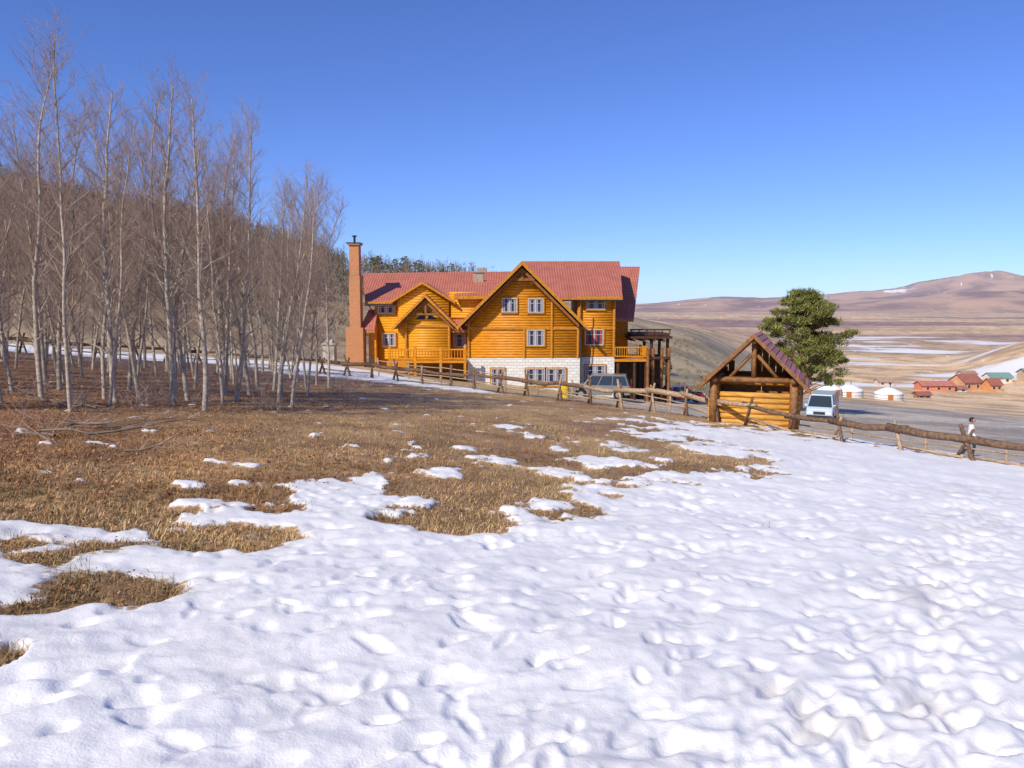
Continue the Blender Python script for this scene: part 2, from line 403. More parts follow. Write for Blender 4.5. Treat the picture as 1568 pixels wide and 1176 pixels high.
window(6.5,.15,1.3,.6,61.13); window(6.4,-2.35,1.3,1.1,61.13,1); window(6.5,-5.15,1.4,1.1,61.06)
slab([(.8,60.6,.75),(8.5,60.6,.78),(9.15,67.2,3.86),(.8,67.2,3.86)]); slab([(.8,67.2,3.86),(9.15,67.2,3.86),(9.15,73.5,.75),(.8,73.5,.75)])
trim.box(5.0,8.5,60.5,60.58,.45,.8)
slab([(8.35,64,-1.0),(9.9,64,-1.0),(11.3,70,3.55),(8.9,70,3.55)]); slab([(8.9,70,3.55),(11.3,70,3.55),(11.3,76,-.5),(8.9,76,-.5)])
rows(logs,lambda z:(8.0,9.5),-3.9,-1.2,65); walls.box(7.9,9.6,65.02,75,-7.6,-1.2)
rows(logs,lambda z:(-10.9,-3.2),-4.2,.4,62.6,mi=1); walls.box(-10.9,-3.2,62.65,70,-5.5,.4)
slab([(-11.5,61.7,.35),(-3,61.7,.35),(.8,67,3.0),(-12.6,67,2.85)]); slab([(-12.6,67,2.85),(.8,67,3.0),(.8,73,.3),(-12.6,73,.3)])
trim.box(-11.5,-9.2,61.62,61.69,.05,.4)
window(-9.95,-.15,1.2,.62,62.43); window(-9.8,-2.6,.9,.9,62.43)
xg=-6.9
rows(logs,lambda z:(-8.8,-4.9) if z<.5 else (xg-(1.75-z)/.62,xg+(1.75-z)/.62),-3.9,1.7,61.2,mi=1); walls.prism([(-8.9,61.25,-4),(-4.9,61.25,-4),(-4.9,61.25,.5),(xg,61.25,1.7),(-8.9,61.25,.5)],(0,4,0))
gable(xg,1.95,2.45,.6,60.7,65.5,.2)
xh=-6.55
rows(logs,lambda z:(-8.1,-4.75) if z<-.9 else (xh-(.75-z),xh+(.75-z)),-3.9,.5,60.2,mi=1); walls.prism([(-8.1,60.25,-4),(-4.8,60.25,-4),(-4.8,60.25,-1.1),(xh,60.25,.6),(-8.1,60.25,-1)],(0,2,0))
gable(xh,.95,2.45,1.0,59.3,61.5,.24)
for sg in (-1,1): dark.prism([(xh,59.6,.55),(xh+sg*2.1,59.6,-1.55),(xh+sg*2.1,59.6,-1.75),(xh,59.6,.3)],(0,.15,0))
dark.box(xh-.9,xh+.9,59.58,59.72,-.62,-.48); dark.box(xh-.07,xh+.07,59.57,59.72,-.45,.3)
for sg in (-1,1): glass.prism([(xh+sg*.12,60.02,-.95),(xh+sg*.8,60.02,-.95),(xh+sg*.12,60.02,-.3)],(0,.03,0))
trim.box(-8.15,-4.75,59.98,60.06,-1.55,-1.35)
for x in (-8.1,-4.8): trim.tube([(x,60.03,-3.9),(x,60.03,-1.2)],.11,8)
rows(logs,lambda z:(-4.9,-1.4),-.9,1.1,61.4,mi=1); walls.box(-4.9,-1.2,61.43,66,-4,1.0)
rows(logs,lambda z:(-4.7,-3.3),-3.9,-1.0,61.4,mi=1)
slab([(-4.5,60.7,.85),(-1.2,60.7,.95),(-.2,64,2.2),(-3.8,64,2.1)])
trim.box(-4.5,-1.3,60.62,60.69,.6,.85)
slab([(-4.9,60.2,-1.75),(-3.3,60.2,-1.75),(-3.3,61.5,-.9),(-4.9,61.5,-.9)])
window(-4.1,-2.6,.8,.9,61.23,0,1)
slab([(-11.9,61.2,-1.8),(-10.7,61.2,-1.8),(-10.7,62.7,-.2),(-11.4,62.7,-.2)])
walls.box(-11.3,-10.7,61.8,66,-5,-1.3)
ch=nb(); ch.box(-12.6,-11.75,61.0,62.0,-5.2,2.4); ch.box(-12.55,-11.8,61.05,61.95,2.4,4.75); ch.box(-12.7,-11.7,60.9,62.1,4.75,4.87); ch.box(-12.9,-11.55,60.9,62.1,-5.2,-1.6)
ch.obj('brick_chimney',M_brick,house,bevel=.02)
cp=nb(); cp.tube([(-12.2,61.5,4.87),(-12.2,61.5,5.4)],.09,8); cp.tube([(-12.2,61.5,5.4),(-12.2,61.5,5.5)],.18,8); cp.box(-12.76,-11.64,60.85,62.15,4.873,4.93)
cp.obj('chimney_pipe',M_metal,house)
c2=nb(); c2.box(-3.1,-2.3,63.6,64.5,1.2,2.75); c2.box(-3.2,-2.2,63.5,64.6,2.75,2.85); c2.box(-3.0,-2.2,68,69,2.2,3.35); c2.obj('stone_chimney',mat('grey_stone',(.35,.28,.22),.9,.3,6),house)
gp=nb(); gp.tube([(5.25,59.8,.5),(5.25,59.8,-6.9)],.05,6); gp.tube([(5.0,60.45,.5),(8.5,60.45,.5)],.06,6); gp.tube([(-11.4,61.55,.2),(-9.1,61.55,.2)],.06,6); gp.tube([(-11.2,61.6,.1),(-11.0,62.3,-.4),(-11.0,62.3,-4)],.05,6)
gp.obj('gutters',M_metal,house)
tb=nb(); y=58.2
tb.box(-9.2,-3.4,y-.1,61,-4.15,-3.98); tb.box(-9.2,-3.42,y-.06,y+.06,-3.2,-3.1); tb.box(-9.2,-3.42,y-.05,y+.05,-3.85,-3.77)
x=-9.1
while x<-3.4: tb.tube([(x,y,-3.78),(x,y,-3.2)],.035,5); x+=.22
for x in (-9.1,-7.2,-5.3,-3.5): tb.box(x-.09,x+.09,y-.09,y+.09,-5.3,-2.95)
tb.obj('terrace_balustrade',M_log,house)
pb=nb()
pb.box(8.02,10.6,61,65,-4.25,-4.05)
for (xa,xb,ya,yb) in ((8.05,10.55,61.05,61.05),(10.55,10.55,61.05,64.8)):
    n=14
    for z in (-3.15,-3.85): pb.tube([(xa,ya,z),(xb,yb,z)],.06,6)
    for i in range(n+1):
        t=i/n; pb.tube([(xa+(xb-xa)*t,ya+(yb-ya)*t,-3.85),(xa+(xb-xa)*t,ya+(yb-ya)*t,-3.15)],.03,5)
pb.obj('balcony_rail',M_log,house)
pd=nb()
for (x,y) in ((8.3,61.2),(9.6,61.2),(10.5,61.2),(10.5,64.5),(11.3,63.5),(12.6,63.5),(11.3,67),(12.6,67)): pd.tube([(x,y,-7.8),(x,y,-4.25 if x<10.55 else -2.5)],.13,8)
pd.box(9.4,12.9,63,68,-2.55,-2.35); pd.box(9.6,12.7,63.2,67.8,-2.3,-2.12); pd.box(9.4,12.8,63.1,63.2,-4.2,-4.0)
for x in (9.8,10.6,11.4,12.2): pd.tube([(x,62.8,-2.68),(x,68.2,-2.68)],.1,6)
for i in range(6): pd.tube([(9.6+i*.62,63.16,-2.12),(9.6+i*.62,63.16,-1.85)],.05,6)
pd.tube([(9.5,63.16,-1.82),(12.8,63.16,-1.82)],.07,6)
pd.box(8.05,9.6,62.5,66,-7.8,-4.3)
pd.box(9.6,12.5,66.5,66.7,-7.8,-4.0)
pd.obj('porch_structure',M_dark,house)
pc=nb()
for (x,y) in ((10.6,61.0),(11.4,63.2),(12.7,63.3),(12.1,63.2)): pc.tube([(x,y,-7.8),(x,y,-3.3)],.12,8)
pc.obj('porch_posts',M_brown,house)
logs.obj('log_walls',[M_log,M_logy],house,smooth=True); walls.obj('walls',M_log,house); stone.obj('stone_base',M_stone,house)
roofs.obj('roof',M_roof,house); soff.obj('roof_soffit',M_trim,house); trim.obj('trim',M_trim,house); dark.obj('truss',M_brown,house)
frames.obj('window_frames',M_white,house); glass.obj('window_panes',M_glass,house); curt.obj('curtains',[M_curt,M_redc],house)
# ------------------------------------------------------------------ well hut
hx,hy=8.1,25.9
hut=empty('wooden_well_hut',(hx,hy,hz(hx,hy)-.02),-math.radians(21))
w=1.2;d=1.0
M_hut=mat('hut_logs',(.58,.29,.055),.6,.35,4,(.8,5,6),.4)
M_hutd=mat('hut_dark_logs',(.22,.10,.035),.6,.4,4,(2,2,2),.3)
b=B()
for k in range(9):
    z=.10+k*.175; rr=.095
    if k<7: b.tube([(-w-.2,-d,z),(w+.2,-d,z)],rr,10)
    b.tube([(-w-.2,d,z),(w+.2,d,z)],rr,10)
    for sx in (-1,1): b.tube([(sx*w,-d-.2,z+.08),(sx*w,d+.2,z+.08)],rr,10)
b.obj('log_walls',M_hut,hut,smooth=True)
b=B()
for sx in (-1,1):
    for sy in (-1,1): b.tube([(sx*(w+.02),sy*(d+.22),0),(sx*(w+.02),sy*(d+.22),1.72)],.13,10)
b.tube([(-w-.35,-d-.22,1.66),(w+.35,-d-.22,1.66)],.095,10); b.tube([(-w-.35,d+.22,1.66),(w+.35,d+.22,1.66)],.095,10)
for sx in (-1,1): b.tube([(sx*w,-d-.45,1.66),(sx*w,d+.45,1.66)],.095,10)
for sy in (-1,1): b.tube([(0,sy*(d+.22),1.7),(0,sy*(d+.22),2.95)],.08,8)
b.tube([(0,-d-.5,2.9),(0,d+.5,2.9)],.09,8)
for sx in (-1,1): b.tube([(sx*.75,-d-.22,1.7),(sx*.1,-d-.22,2.45)],.055,8)
b.obj('frame_posts',M_hutd,hut,smooth=True)
pk,ev,hw=3.12,1.44,1.68
for nm,dz_,th,mt in (('roof_boards',-.06,-.06,M_hut),('roof',0,-.05,M_roof)):
    b=B()
    for sx in (-1,1): b.prism([(0,-d-.55,pk+dz_),(sx*hw,-d-.55,ev+dz_),(sx*hw,d+.55,ev+dz_),(0,d+.55,pk+dz_)],(0,0,th))
    b.obj(nm,mt,hut)
b=B()
for i in range(12):
    t=(i+.5)/12
    for sx in (-1,1):
        b.tube([(sx*hw*t,-d-.56,pk-(pk-ev)*t+.012),(sx*hw*t,d+.56,pk-(pk-ev)*t+.012)],.022,6)
b.obj('roof_tile_ridges',M_roof,hut)
b=B()
for sx in (-1,1):
    for sy in (-1,1):
        y=sy*(d+.6)
        b.prism([(0,y-.02,pk+.03),(sx*(hw+.05),y-.02,ev-.02),(sx*(hw+.05),y-.02,ev-.17),(0,y-.02,pk-.13)],(0,.04,0))
b.obj('barge_boards',M_hutd,hut)
b=B()
n=13
for i in range(n):
    x=-1.35+2.7*i/(n-1)
    if abs(x+.5)<.32: continue
    b.box(x-.1,x+.1,d+.15,d+.18,1.7,pk-.15-abs(x)*.95)
b.box(-1.1,1.1,-.1,0,0.1,1.45)
b.obj('back_boards',M_hutd,hut)
b=B(); b.tube([(-w,-.3,1.5),(w,-.3,1.5)],.10,10); b.tube([(.2,-.3,1.5),(.2,-.3,.8)],.012,5); b.obj('windlass',M_hut,hut,smooth=True)
# ------------------------------------------------------------------ fence
fo=(0,30,hz(0,30)); fen=empty('log_fence',fo)
M_fd=mat('weathered_dark_log',(.16,.095,.06),.85,.45,6,(2,2,2),.5)
M_fl=mat('pale_log',(.38,.27,.17),.8,.35,6,(2,2,2),.4)
pl=list(zip(FX[1:-1],FY[1:-1]))
seg=[];L=0
for a,c in zip(pl,pl[1:]): l=math.dist(a,c); seg.append((L,l,a,c)); L+=l
def fpt(s):
    for (s0,l,a,c) in seg:
        if s<=s0+l:
            t=(s-s0)/l; return (a[0]+(c[0]-a[0])*t,a[1]+(c[1]-a[1])*t),((c[0]-a[0])/l,(c[1]-a[1])/l)
    return pl[-1],((c[0]-a[0])/l,(c[1]-a[1])/l)
fr=B(fo);fp=B(fo)
s=1.0; prev=None; i=0
while s<L:
    (x,y),(dx,dy)=fpt(s); g=hz(x,y); nx,ny=dy,-dx
    top=.66+rnd.uniform(-.07,.07)
    if x>7.5: top-=.16
    if prev:
        px,py,pz=prev; pale=(3.9<x<7.6) ; rr=rnd.uniform(.07,.11)
        e=.28
        ux,uy=(x-px),(y-py); l=math.hypot(ux,uy); ux/=l;uy/=l
        mid=((px+x)/2+nx*rnd.uniform(-.07,.07),(py+y)/2,(pz+g+top)/2-rnd.uniform(-.03,.07))
        o1=rnd.uniform(-.05,.05)
        fr.tube([(px-ux*e,py-uy*e,pz+.03+o1),mid,(x+ux*e,y+uy*e,g+top+.02-o1)],[rr,rr*.92,rr*.75],8,1 if pale else 0)
        if i%3!=0:
            fr.tube([(px,py+.05,pz-.38+rnd.uniform(-.05,.05)),(x,y+.05,g+top-.4)],.035,6,1)
    a1=rnd.uniform(.2,.42)
    for sg in (-1,1):
        if rnd.random()<.12: continue
        lx=dx*sg*a1+nx*sg*.16; ly=dy*sg*a1+ny*sg*.16
        hh=(.98 if x<7.5 else .80)+rnd.uniform(-.1,.16); rr=rnd.uniform(.042,.062)
        bt=(x-lx*1.0,y-ly*1.0,g-.12); tp=(x+lx*.6,y+ly*.6,g+hh)
        fp.tube([bt,tp],[rr,rr*.8],7,1 if (rnd.random()<(.3 if x>3.5 else .15)) else 0)
    prev=(x,y,g+top); s+=1.66+rnd.uniform(-.2,.2); i+=1
fr.obj('rails',[M_fd,M_fl],fen,smooth=True); fp.obj('stakes',[M_fd,M_fl],fen,smooth=True)
fo2=(8,33,hz(8,33)); f2=empty('pole_fence',fo2); b=B(fo2)
pts=[(-8,47),(-2,43),(3,38.5),(7,34.5),(11,31.5),(15,28),(19,25),(23,22.5),(27,20)]
for a,c in zip(pts,pts[1:]):
    n=max(1,int(math.dist(a,c)/2.2))
    for j in range(n):
        t=j/n;t2=(j+1)/n; x=a[0]+(c[0]-a[0])*t; y=a[1]+(c[1]-a[1])*t; x2=a[0]+(c[0]-a[0])*t2; y2=a[1]+(c[1]-a[1])*t2
        g=hz(x,y); g2=hz(x2,y2)
        b.tube([(x,y,g-.2),(x+rnd.uniform(-.08,.08),y,g+1.1)],.045,6)
        for hh in (.45,.9): b.tube([(x,y-.06,g+hh+rnd.uniform(-.05,.05)),(x2,y2-.06,g2+hh)],.03,6)
b.obj('poles',M_fl,f2,smooth=True)
# ------------------------------------------------------------------ bare trees
M_bark=mat('aspen_bark',(.42,.36,.28),.85,.35,5,(1,1,3),.4)
M_twig=mat('twigs',(.38,.275,.215),.85,.2,5,bump=0)
def branch(b,p,d,l,r,n,side,bend,up,mi):
    pts=[p.copy()];rad=[r];q=p.copy();dd=d.copy()
    for i in range(n):
        dd=(dd+Vector((rnd.gauss(0,bend),rnd.gauss(0,bend),rnd.gauss(0,bend)+up))).normalized()
        q=q+dd*(l/n); pts.append(q.copy()); rad.append(r*(1-(i+1)/n*.82))
    b.tube(pts,rad,side,mi,cap=False); return pts,rad,dd
def make_tree(seed,Ht):
    global rnd
    rnd=random.Random(seed); b=B()
    r0=rnd.uniform(.045,.07)*Ht/7
    lean=Vector((rnd.gauss(0,.07),rnd.gauss(0,.07),1)).normalized()
    pts,rad,_=branch(b,Vector((0,0,-.15)),lean,Ht,r0,16,7,.05,.03,0)
    NB=56
    for k in range(NB):
        t=.17+.82*(k/NB)**.85; f=t*16; i=min(15,int(f)); p=pts[i].lerp(pts[i+1],f-i)
        az=k*2.4+rnd.uniform(-.5,.5); el=rnd.uniform(.5,1.05)+t*.2
        d=Vector((math.cos(az)*math.cos(el),math.sin(az)*math.cos(el),math.sin(el)))
        l=(1.75*(1-t)**.5+.4)*rnd.uniform(.5,1.1)*Ht/7
        if t<.35: l*=rnd.uniform(.25,.8)
        rb=max(.0055,rad[i]*.32)
        bp,br,_=branch(b,p,d,l,rb,6,4,.11,.05,1 if rb<.014 else 0)
        nt_=int(4+l*5.5)
        for j in range(nt_):
            f2=rnd.uniform(.8,5.9); i2=int(f2); q=bp[i2].lerp(bp[i2+1],f2-i2)
            d2=((bp[i2+1]-bp[i2]).normalized()+Vector((rnd.gauss(0,.55),rnd.gauss(0,.55),rnd.gauss(.15,.35)))).normalized()
            l2=l*rnd.uniform(.2,.45)
            tp,_,_=branch(b,q,d2,l2,max(.0036,br[i2]*.42),3,3,.13,.07,1)
            for _k in range(2):
                q2=tp[rnd.randint(1,3)]; d3=(d2+Vector((rnd.gauss(0,.5),rnd.gauss(0,.5),rnd.gauss(.2,.35)))).normalized()
                branch(b,q2,d3,rnd.uniform(.14,.34),.003,2,3,.1,.05,1)
    o=b.obj('t',[M_bark,M_twig],None,smooth=True,link=False)
    return o.data
tms=[make_tree(100+i,7.0) for i in range(7)]
R3=random.Random(11)
fixed=[(-8.0,14.1,.94),(-6.9,19.4,1.0),(-6.4,21.3,.9),(-7.4,17.0,1.0),(-9.6,13.6,.9),(-9.9,16.4,1.0),(-5.3,18.7,.78),(-6.9,26.2,.92),(-7.4,29.5,.85),(-6.1,23.2,.85),(-6.6,28.0,.8),(-12.5,14.6,.95),(-10.8,11.8,.82),(-12.2,10.6,.75),(-8.9,18.6,1.0),(-8.2,22.4,.98),(-14,9.2,.9),(-6.5,16.4,.93),(-8.6,16.9,1.0),(-7.7,18.5,1.0),(-6.0,20.0,.85),(-11.3,15.6,1.0),(-7.6,20.6,1.0)]
pos=list(fixed)
tries=0
while len(pos)<148 and tries<9000:
    tries+=1
    y=R3.uniform(14.5,40); x=-6.3-R3.random()*(y*.78-2)
    if x<-.8*y-5: continue
    if y<16 and x>-9: continue
    if x>-.235*y-1.0: continue
    if y>np.interp(x,FX,FY)-1: continue
    if min(math.hypot(x-a,y-c) for a,c,_ in pos)<.75: continue
    pos.append((x,y,R3.uniform(.78,1.05)))
for k,(x,y,s_) in enumerate(pos):
    o=bpy.data.objects.new('aspen_tree',tms[k%7]); scene.collection.objects.link(o)
    o.location=(x,y,hz(x,y)); o.rotation_euler=(0,0,R3.uniform(0,6.28)); o.scale=(s_*R3.uniform(.85,1.05),)*2+(s_,)
def make_bush(seed,mats_,hh=1.0):
    global rnd
    rnd=random.Random(seed); b=B()
    for k in range(22):
        az=rnd.uniform(0,6.28); el=rnd.uniform(.4,1.4)
        d=Vector((math.cos(az)*math.cos(el),math.sin(az)*math.cos(el),math.sin(el)))
        p=Vector((rnd.gauss(0,.15),rnd.gauss(0,.15),-.03))
        bp,br,_=branch(b,p,d,rnd.uniform(.3,.9)*hh,.005,4,3,.15,.0,1)
        for j in range(4):
            i2=rnd.randint(1,3); d2=(d+Vector((rnd.gauss(0,.6),rnd.gauss(0,.6),rnd.gauss(.1,.4)))).normalized()
            branch(b,bp[i2],d2,rnd.uniform(.1,.3)*hh,.003,2,3,.1,.05,1)
    return b.obj('b',mats_,None,link=False).data
bms=[make_bush(i,[M_bark,M_twig]) for i in range(4)]
M_ds=mat('dark_twigs',(.16,.10,.06),.9,.3,5,bump=0)
bmd=make_bush(50,[M_ds,M_ds],.45)
R4=random.Random(3)
for k in range(60):
    y=R4.uniform(11,34); x=-5.0-R4.random()*(y*.62-1)
    if y<15 and x>-7.5: continue
    o=bpy.data.objects.new('bare_shrub',bms[k%4]); scene.collection.objects.link(o)
    s_=R4.uniform(.5,1.1); o.location=(x,y,hz(x,y)); o.scale=(s_,s_,s_); o.rotation_euler=(0,0,R4.uniform(0,6))
for (u,v,s_) in ((825,672,.9),(845,676,.7),(570,640,.5),(690,655,.5),(960,660,.4),(500,690,.45),(1170,815,.35)):
    x,y=G(u,v); o=bpy.data.objects.new('bare_shrub',bmd); scene.collection.objects.link(o); o.location=(x,y,hz(x,y)); o.scale=(s_,s_,s_)
rnd=random.Random(21); b=B()
for k in range(24):
    y=rnd.uniform(9.5,15); x=-rnd.uniform(.5,.74)*y; g=hz(x,y)
    az=rnd.uniform(-.6,.9)+math.pi*rnd.randint(0,1)
    d=Vector((math.cos(az),math.sin(az),rnd.uniform(-.02,.25))).normalized()
    bp,br,_=branch(b,Vector((x,y,g+.04)),d,rnd.uniform(.8,2.4),rnd.uniform(.01,.026),5,5,.12,0,0)
    for j in range(7):
        i2=rnd.randint(1,4); d2=(d+Vector((rnd.gauss(0,.6),rnd.gauss(0,.6),abs(rnd.gauss(.1,.4))))).normalized()
        branch(b,bp[i2],d2,rnd.uniform(.2,.7),.005,3,3,.12,.02,1)
b.obj('fallen_branches',[mat('dead_branch',(.20,.15,.11),.9,.3,5),M_twig])
# ------------------------------------------------------------------ grass tufts
def blades(name,P,nb_,hmin,hmax,wd,cols,seed,lean=.7):
    r=np.random.RandomState(seed); n=len(P)*nb_
    base=np.repeat(P,nb_,0)+np.stack([r.normal(0,.04,n),r.normal(0,.04,n),np.full(n,-.008)],1)
    az=r.rand(n)*6.283; h=r.uniform(hmin,hmax,n); ln=r.rand(n)**.5*lean
    dirv=np.stack([np.cos(az)*ln,np.sin(az)*ln,np.sqrt(1-np.minimum(ln,.985)**2)],1)
    sd=np.stack([-np.sin(az),np.cos(az),np.zeros(n)],1)*(wd*r.uniform(.6,1.4,n))[:,None]
    midp=base+dirv*(h*.55)[:,None]; tip=base+dirv*h[:,None]*1.0+np.stack([np.cos(az)*h*.25,np.sin(az)*h*.25,-h*.18],1)
    V=np.empty((n,5,3)); V[:,0]=base-sd; V[:,1]=base+sd; V[:,2]=midp+sd*.7; V[:,3]=midp-sd*.7; V[:,4]=tip
    i=np.arange(n)*5
    F=np.concatenate([np.stack([i,i+1,i+2],1),np.stack([i,i+2,i+3],1),np.stack([i+3,i+2,i+4],1)])
    c=np.array(cols)[r.randint(0,len(cols),n)]*r.uniform(.75,1.25,n)[:,None]
    pat=fbm(base[:,0]*.8,base[:,1]*.8,3); c=c*(.62+.75*sstep(.3,.7,pat))[:,None]
    pt2=fbm(base[:,0]*.35+9,base[:,1]*.35,3); c=c*(1-sstep(.45,.65,pt2)[:,None]*np.array([.12,.25,.3])[None])
    left_tint=1-np.array([.28,.40,.42])[None]*(1-sstep(-9,-2.5,base[:,0]))[:,None]  # blades coloured darker and redder towards the aspens on the left
    c=c*left_tint
    return npmesh(name,V.reshape(-1,3),F,[attrmat(name+'_blade')],np.repeat(c,5,0),smooth=False)
def scatter(n,ya,yb,seed,ka=-.8,kb=.62,power=1.0):
    r=np.random.RandomState(seed); y=ya*np.exp(r.rand(n)**power*math.log(yb/ya)); x=y*r.uniform(ka,kb,n); return x,y
x,y=scatter(90000,3.2,34,1)
s_=S(x,y); dn=fbm(x*.9,y*.9,3); ok=(s_<.47)&(dn+rs.rand(len(x))*.4>.52)&(y<np.interp(x,FX,FY)+1)
x,y=x[ok],y[ok]; P=np.stack([x,y,H(x,y)],1)
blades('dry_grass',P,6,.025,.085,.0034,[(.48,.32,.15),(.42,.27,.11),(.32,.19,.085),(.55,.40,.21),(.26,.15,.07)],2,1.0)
x,y=scatter(450,3.0,22,8); s_=S(x,y); ok=(s_<.62)
x,y=x[ok],y[ok]; P=np.stack([x,y,H(x,y)+.02],1)
blades('tall_dry_grass',P,9,.07,.2,.0022,[(.54,.40,.2),(.48,.33,.14)],3,.75)
x,y=scatter(22000,3.6,24,5,-.8,.15); ok=(S(x,y)<.5)&(x<1-rs.rand(len(x))*7)
x,y=x[ok],y[ok]; n=len(x); z=H(x,y)+rs.uniform(.0,.05,n)
az=rs.rand(n)*6.28; s1=rs.uniform(.009,.024,n)*np.clip(y/8,.55,1)
ax=np.stack([np.cos(az),np.sin(az),rs.normal(0,.5,n)],1)*s1[:,None]; bx=np.stack([-np.sin(az),np.cos(az),rs.normal(0,.5,n)],1)*s1[:,None]*.7
c=np.stack([x,y,z],1); Vl=np.stack([c-ax,c-bx,c+ax,c+bx],1).reshape(-1,3)
cl=np.array([(.32,.14,.07),(.40,.18,.08),(.20,.10,.06),(.46,.25,.12)])[rs.randint(0,4,n)]
npmesh('leaf_litter',Vl,np.arange(4*n).reshape(-1,4),[attrmat('dead_leaf')],np.repeat(cl,4,0),smooth=False)
# ------------------------------------------------------------------ hill forest
def fuzz(cent,n,sx,sz,size,cols,r,thin=.12,vert=.7):
    m=len(cent)*n; base=np.repeat(cent,n,0)
    off=r.normal(0,1,(m,3)); off/=np.linalg.norm(off,axis=1)[:,None]; off*=(r.rand(m)**.45)[:,None]
    base=base+off*np.stack([np.repeat(sx,n),np.repeat(sx,n),np.repeat(sz,n)],1)
    d=r.normal(0,1,(m,3)); d[:,2]=np.abs(d[:,2])+vert; d/=np.linalg.norm(d,axis=1)[:,None]
    e=np.cross(d,r.normal(0,1,(m,3))); e/=np.linalg.norm(e,axis=1)[:,None]
    L_=np.repeat(size,n)*r.uniform(.6,1.3,m)
    V=np.stack([base-e*(L_*thin)[:,None],base+e*(L_*thin)[:,None],base+d*L_[:,None]],1).reshape(-1,3)
    c=np.repeat(np.asarray(cols),n,0)*r.uniform(.65,1.35,m)[:,None]
    return V,np.repeat(c,3,0)
r=np.random.RandomState(9); n=3600
th=r.uniform(-.85,.02,n); rr_=110*np.exp(r.rand(n)**.6*math.log(255/110))
gap=fbm(rr_*np.sin(th)/22,rr_*np.cos(th)/22,3)
ok=(r.rand(n)<np.interp(th,[-.85,-.25,-.12,.02],[1,1,.45,.1]))&((gap+.25*sstep(120,200,rr_)+.12*r.rand(n))>.53); th=th[ok]; rr_=rr_[ok]; n=len(th)
x=rr_*np.sin(th); y=rr_*np.cos(th); z=H(x,y); ht=r.uniform(3.5,7.0,n)
pine=r.rand(n)<np.interp(rr_,[90,180,230],[.12,.22,.45])
V1,c1=fuzz(np.stack([x,y,z+ht*.5],1),30,np.where(pine,1.4,1.2),ht*.42,np.where(pine,.8,1.1),np.where(pine[:,None],(.085,.09,.04),(.20,.145,.09)),r,.075,.9)
base=np.stack([x,y,z],1)
t0=np.stack([base+[-.1,0,0],base+[.1,0,0],base+np.stack([0*ht,0*ht,ht],1)],1).reshape(-1,3)
Vh=np.concatenate([V1,t0]); ch_=np.concatenate([c1,np.full((len(t0),3),.2)])
npmesh('hill_forest',Vh,np.arange(len(Vh)).reshape(-1,3),[attrmat('hill_trees')],ch_,smooth=False)
r=np.random.RandomState(19); n=260; th=r.uniform(.1,.3,n); rr_=r.uniform(95,220,n); x=rr_*np.sin(th); y=rr_*np.cos(th)
V1,c1=fuzz(np.stack([x,y,H(x,y)+.2],1),16,np.full(n,.6),np.full(n,.25),np.full(n,.5),np.full((n,3),(.17,.14,.07)),r,.1,.6)
npmesh('hill_scrub',V1,np.arange(len(V1)).reshape(-1,3),[attrmat('scrub')],c1,smooth=False)
# ------------------------------------------------------------------ pines
M_pbark=mat('pine_bark',(.22,.12,.07),.9,.4,5)
def pine_tree(x,y,ht,width,seed,ncl=150,nt_=190,cb=.22,size=.34,g=(.115,.125,.035)):
    r=np.random.RandomState(seed); R_=random.Random(seed)
    e=empty('pine_tree',(x,y,hz(x,y)))
    b=B(); b.tube([(0,0,-.3),(.1,0,ht*.4),(.0,.05,ht*.75),(0,0,ht*.93)],[ht*.022,ht*.017,ht*.01,.02],9)
    cs=[];ss=[]
    for i in range(ncl):
        t=R_.random()**.9; z=ht*(cb+(.95-cb)*t)
        prof=np.interp(t,[0,.12,.35,.6,.8,.92,1],[.70,.95,1,.88,.68,.48,.2])
        az=R_.uniform(0,6.28); lob=1+.2*math.sin(az*3+t*9+seed)+.12*math.sin(t*26+az)
        rad=width/2*prof*lob*math.sqrt(R_.uniform(.12,1))
        c=(rad*math.cos(az),rad*math.sin(az),z-.05*rad); cs.append(c); ss.append(R_.uniform(.35,.7)*width/7.6)
        b.tube([(0,0,max(.3,z-rad*.45)),(c[0]*.6,c[1]*.6,z-rad*.15),c],[.05*width/7.6,.03*width/7.6,.012],4,cap=False)
    b.obj('trunk',M_pbark,e,smooth=True)
    cs=np.array(cs);ss=np.array(ss)
    colr=np.array(g)[None]*r.uniform(.6,1.4,len(cs))[:,None]
    V,c=fuzz(cs,nt_,ss*1.15,ss*.6,np.full(len(cs),size*width/7.6),colr,r,.12,.35)
    npmesh('needles',V,np.arange(len(V)).reshape(-1,3),[attrmat('pine_needles')],c,smooth=False,parent=e)
pine_tree(25.9,70,11.1,7.8,4,215,165,.24,.32,(.18,.185,.048))
for k,(x,y,h_,w_) in enumerate([(22.8,136,3.6,2.8),(26.3,136,3.0,3.2),(24.5,150,2.6,2.2)]): pine_tree(x,y,h_,w_,20+k,40,60,.1,.9,(.09,.11,.05))
for k in range(12):
    u=R4.uniform(-.185,-.05); y=R4.uniform(190,215); pine_tree(u*y,y,R4.uniform(3.6,6.2),R4.uniform(2.6,4),40+k,45,60,.1,.6,(.15,.165,.07))
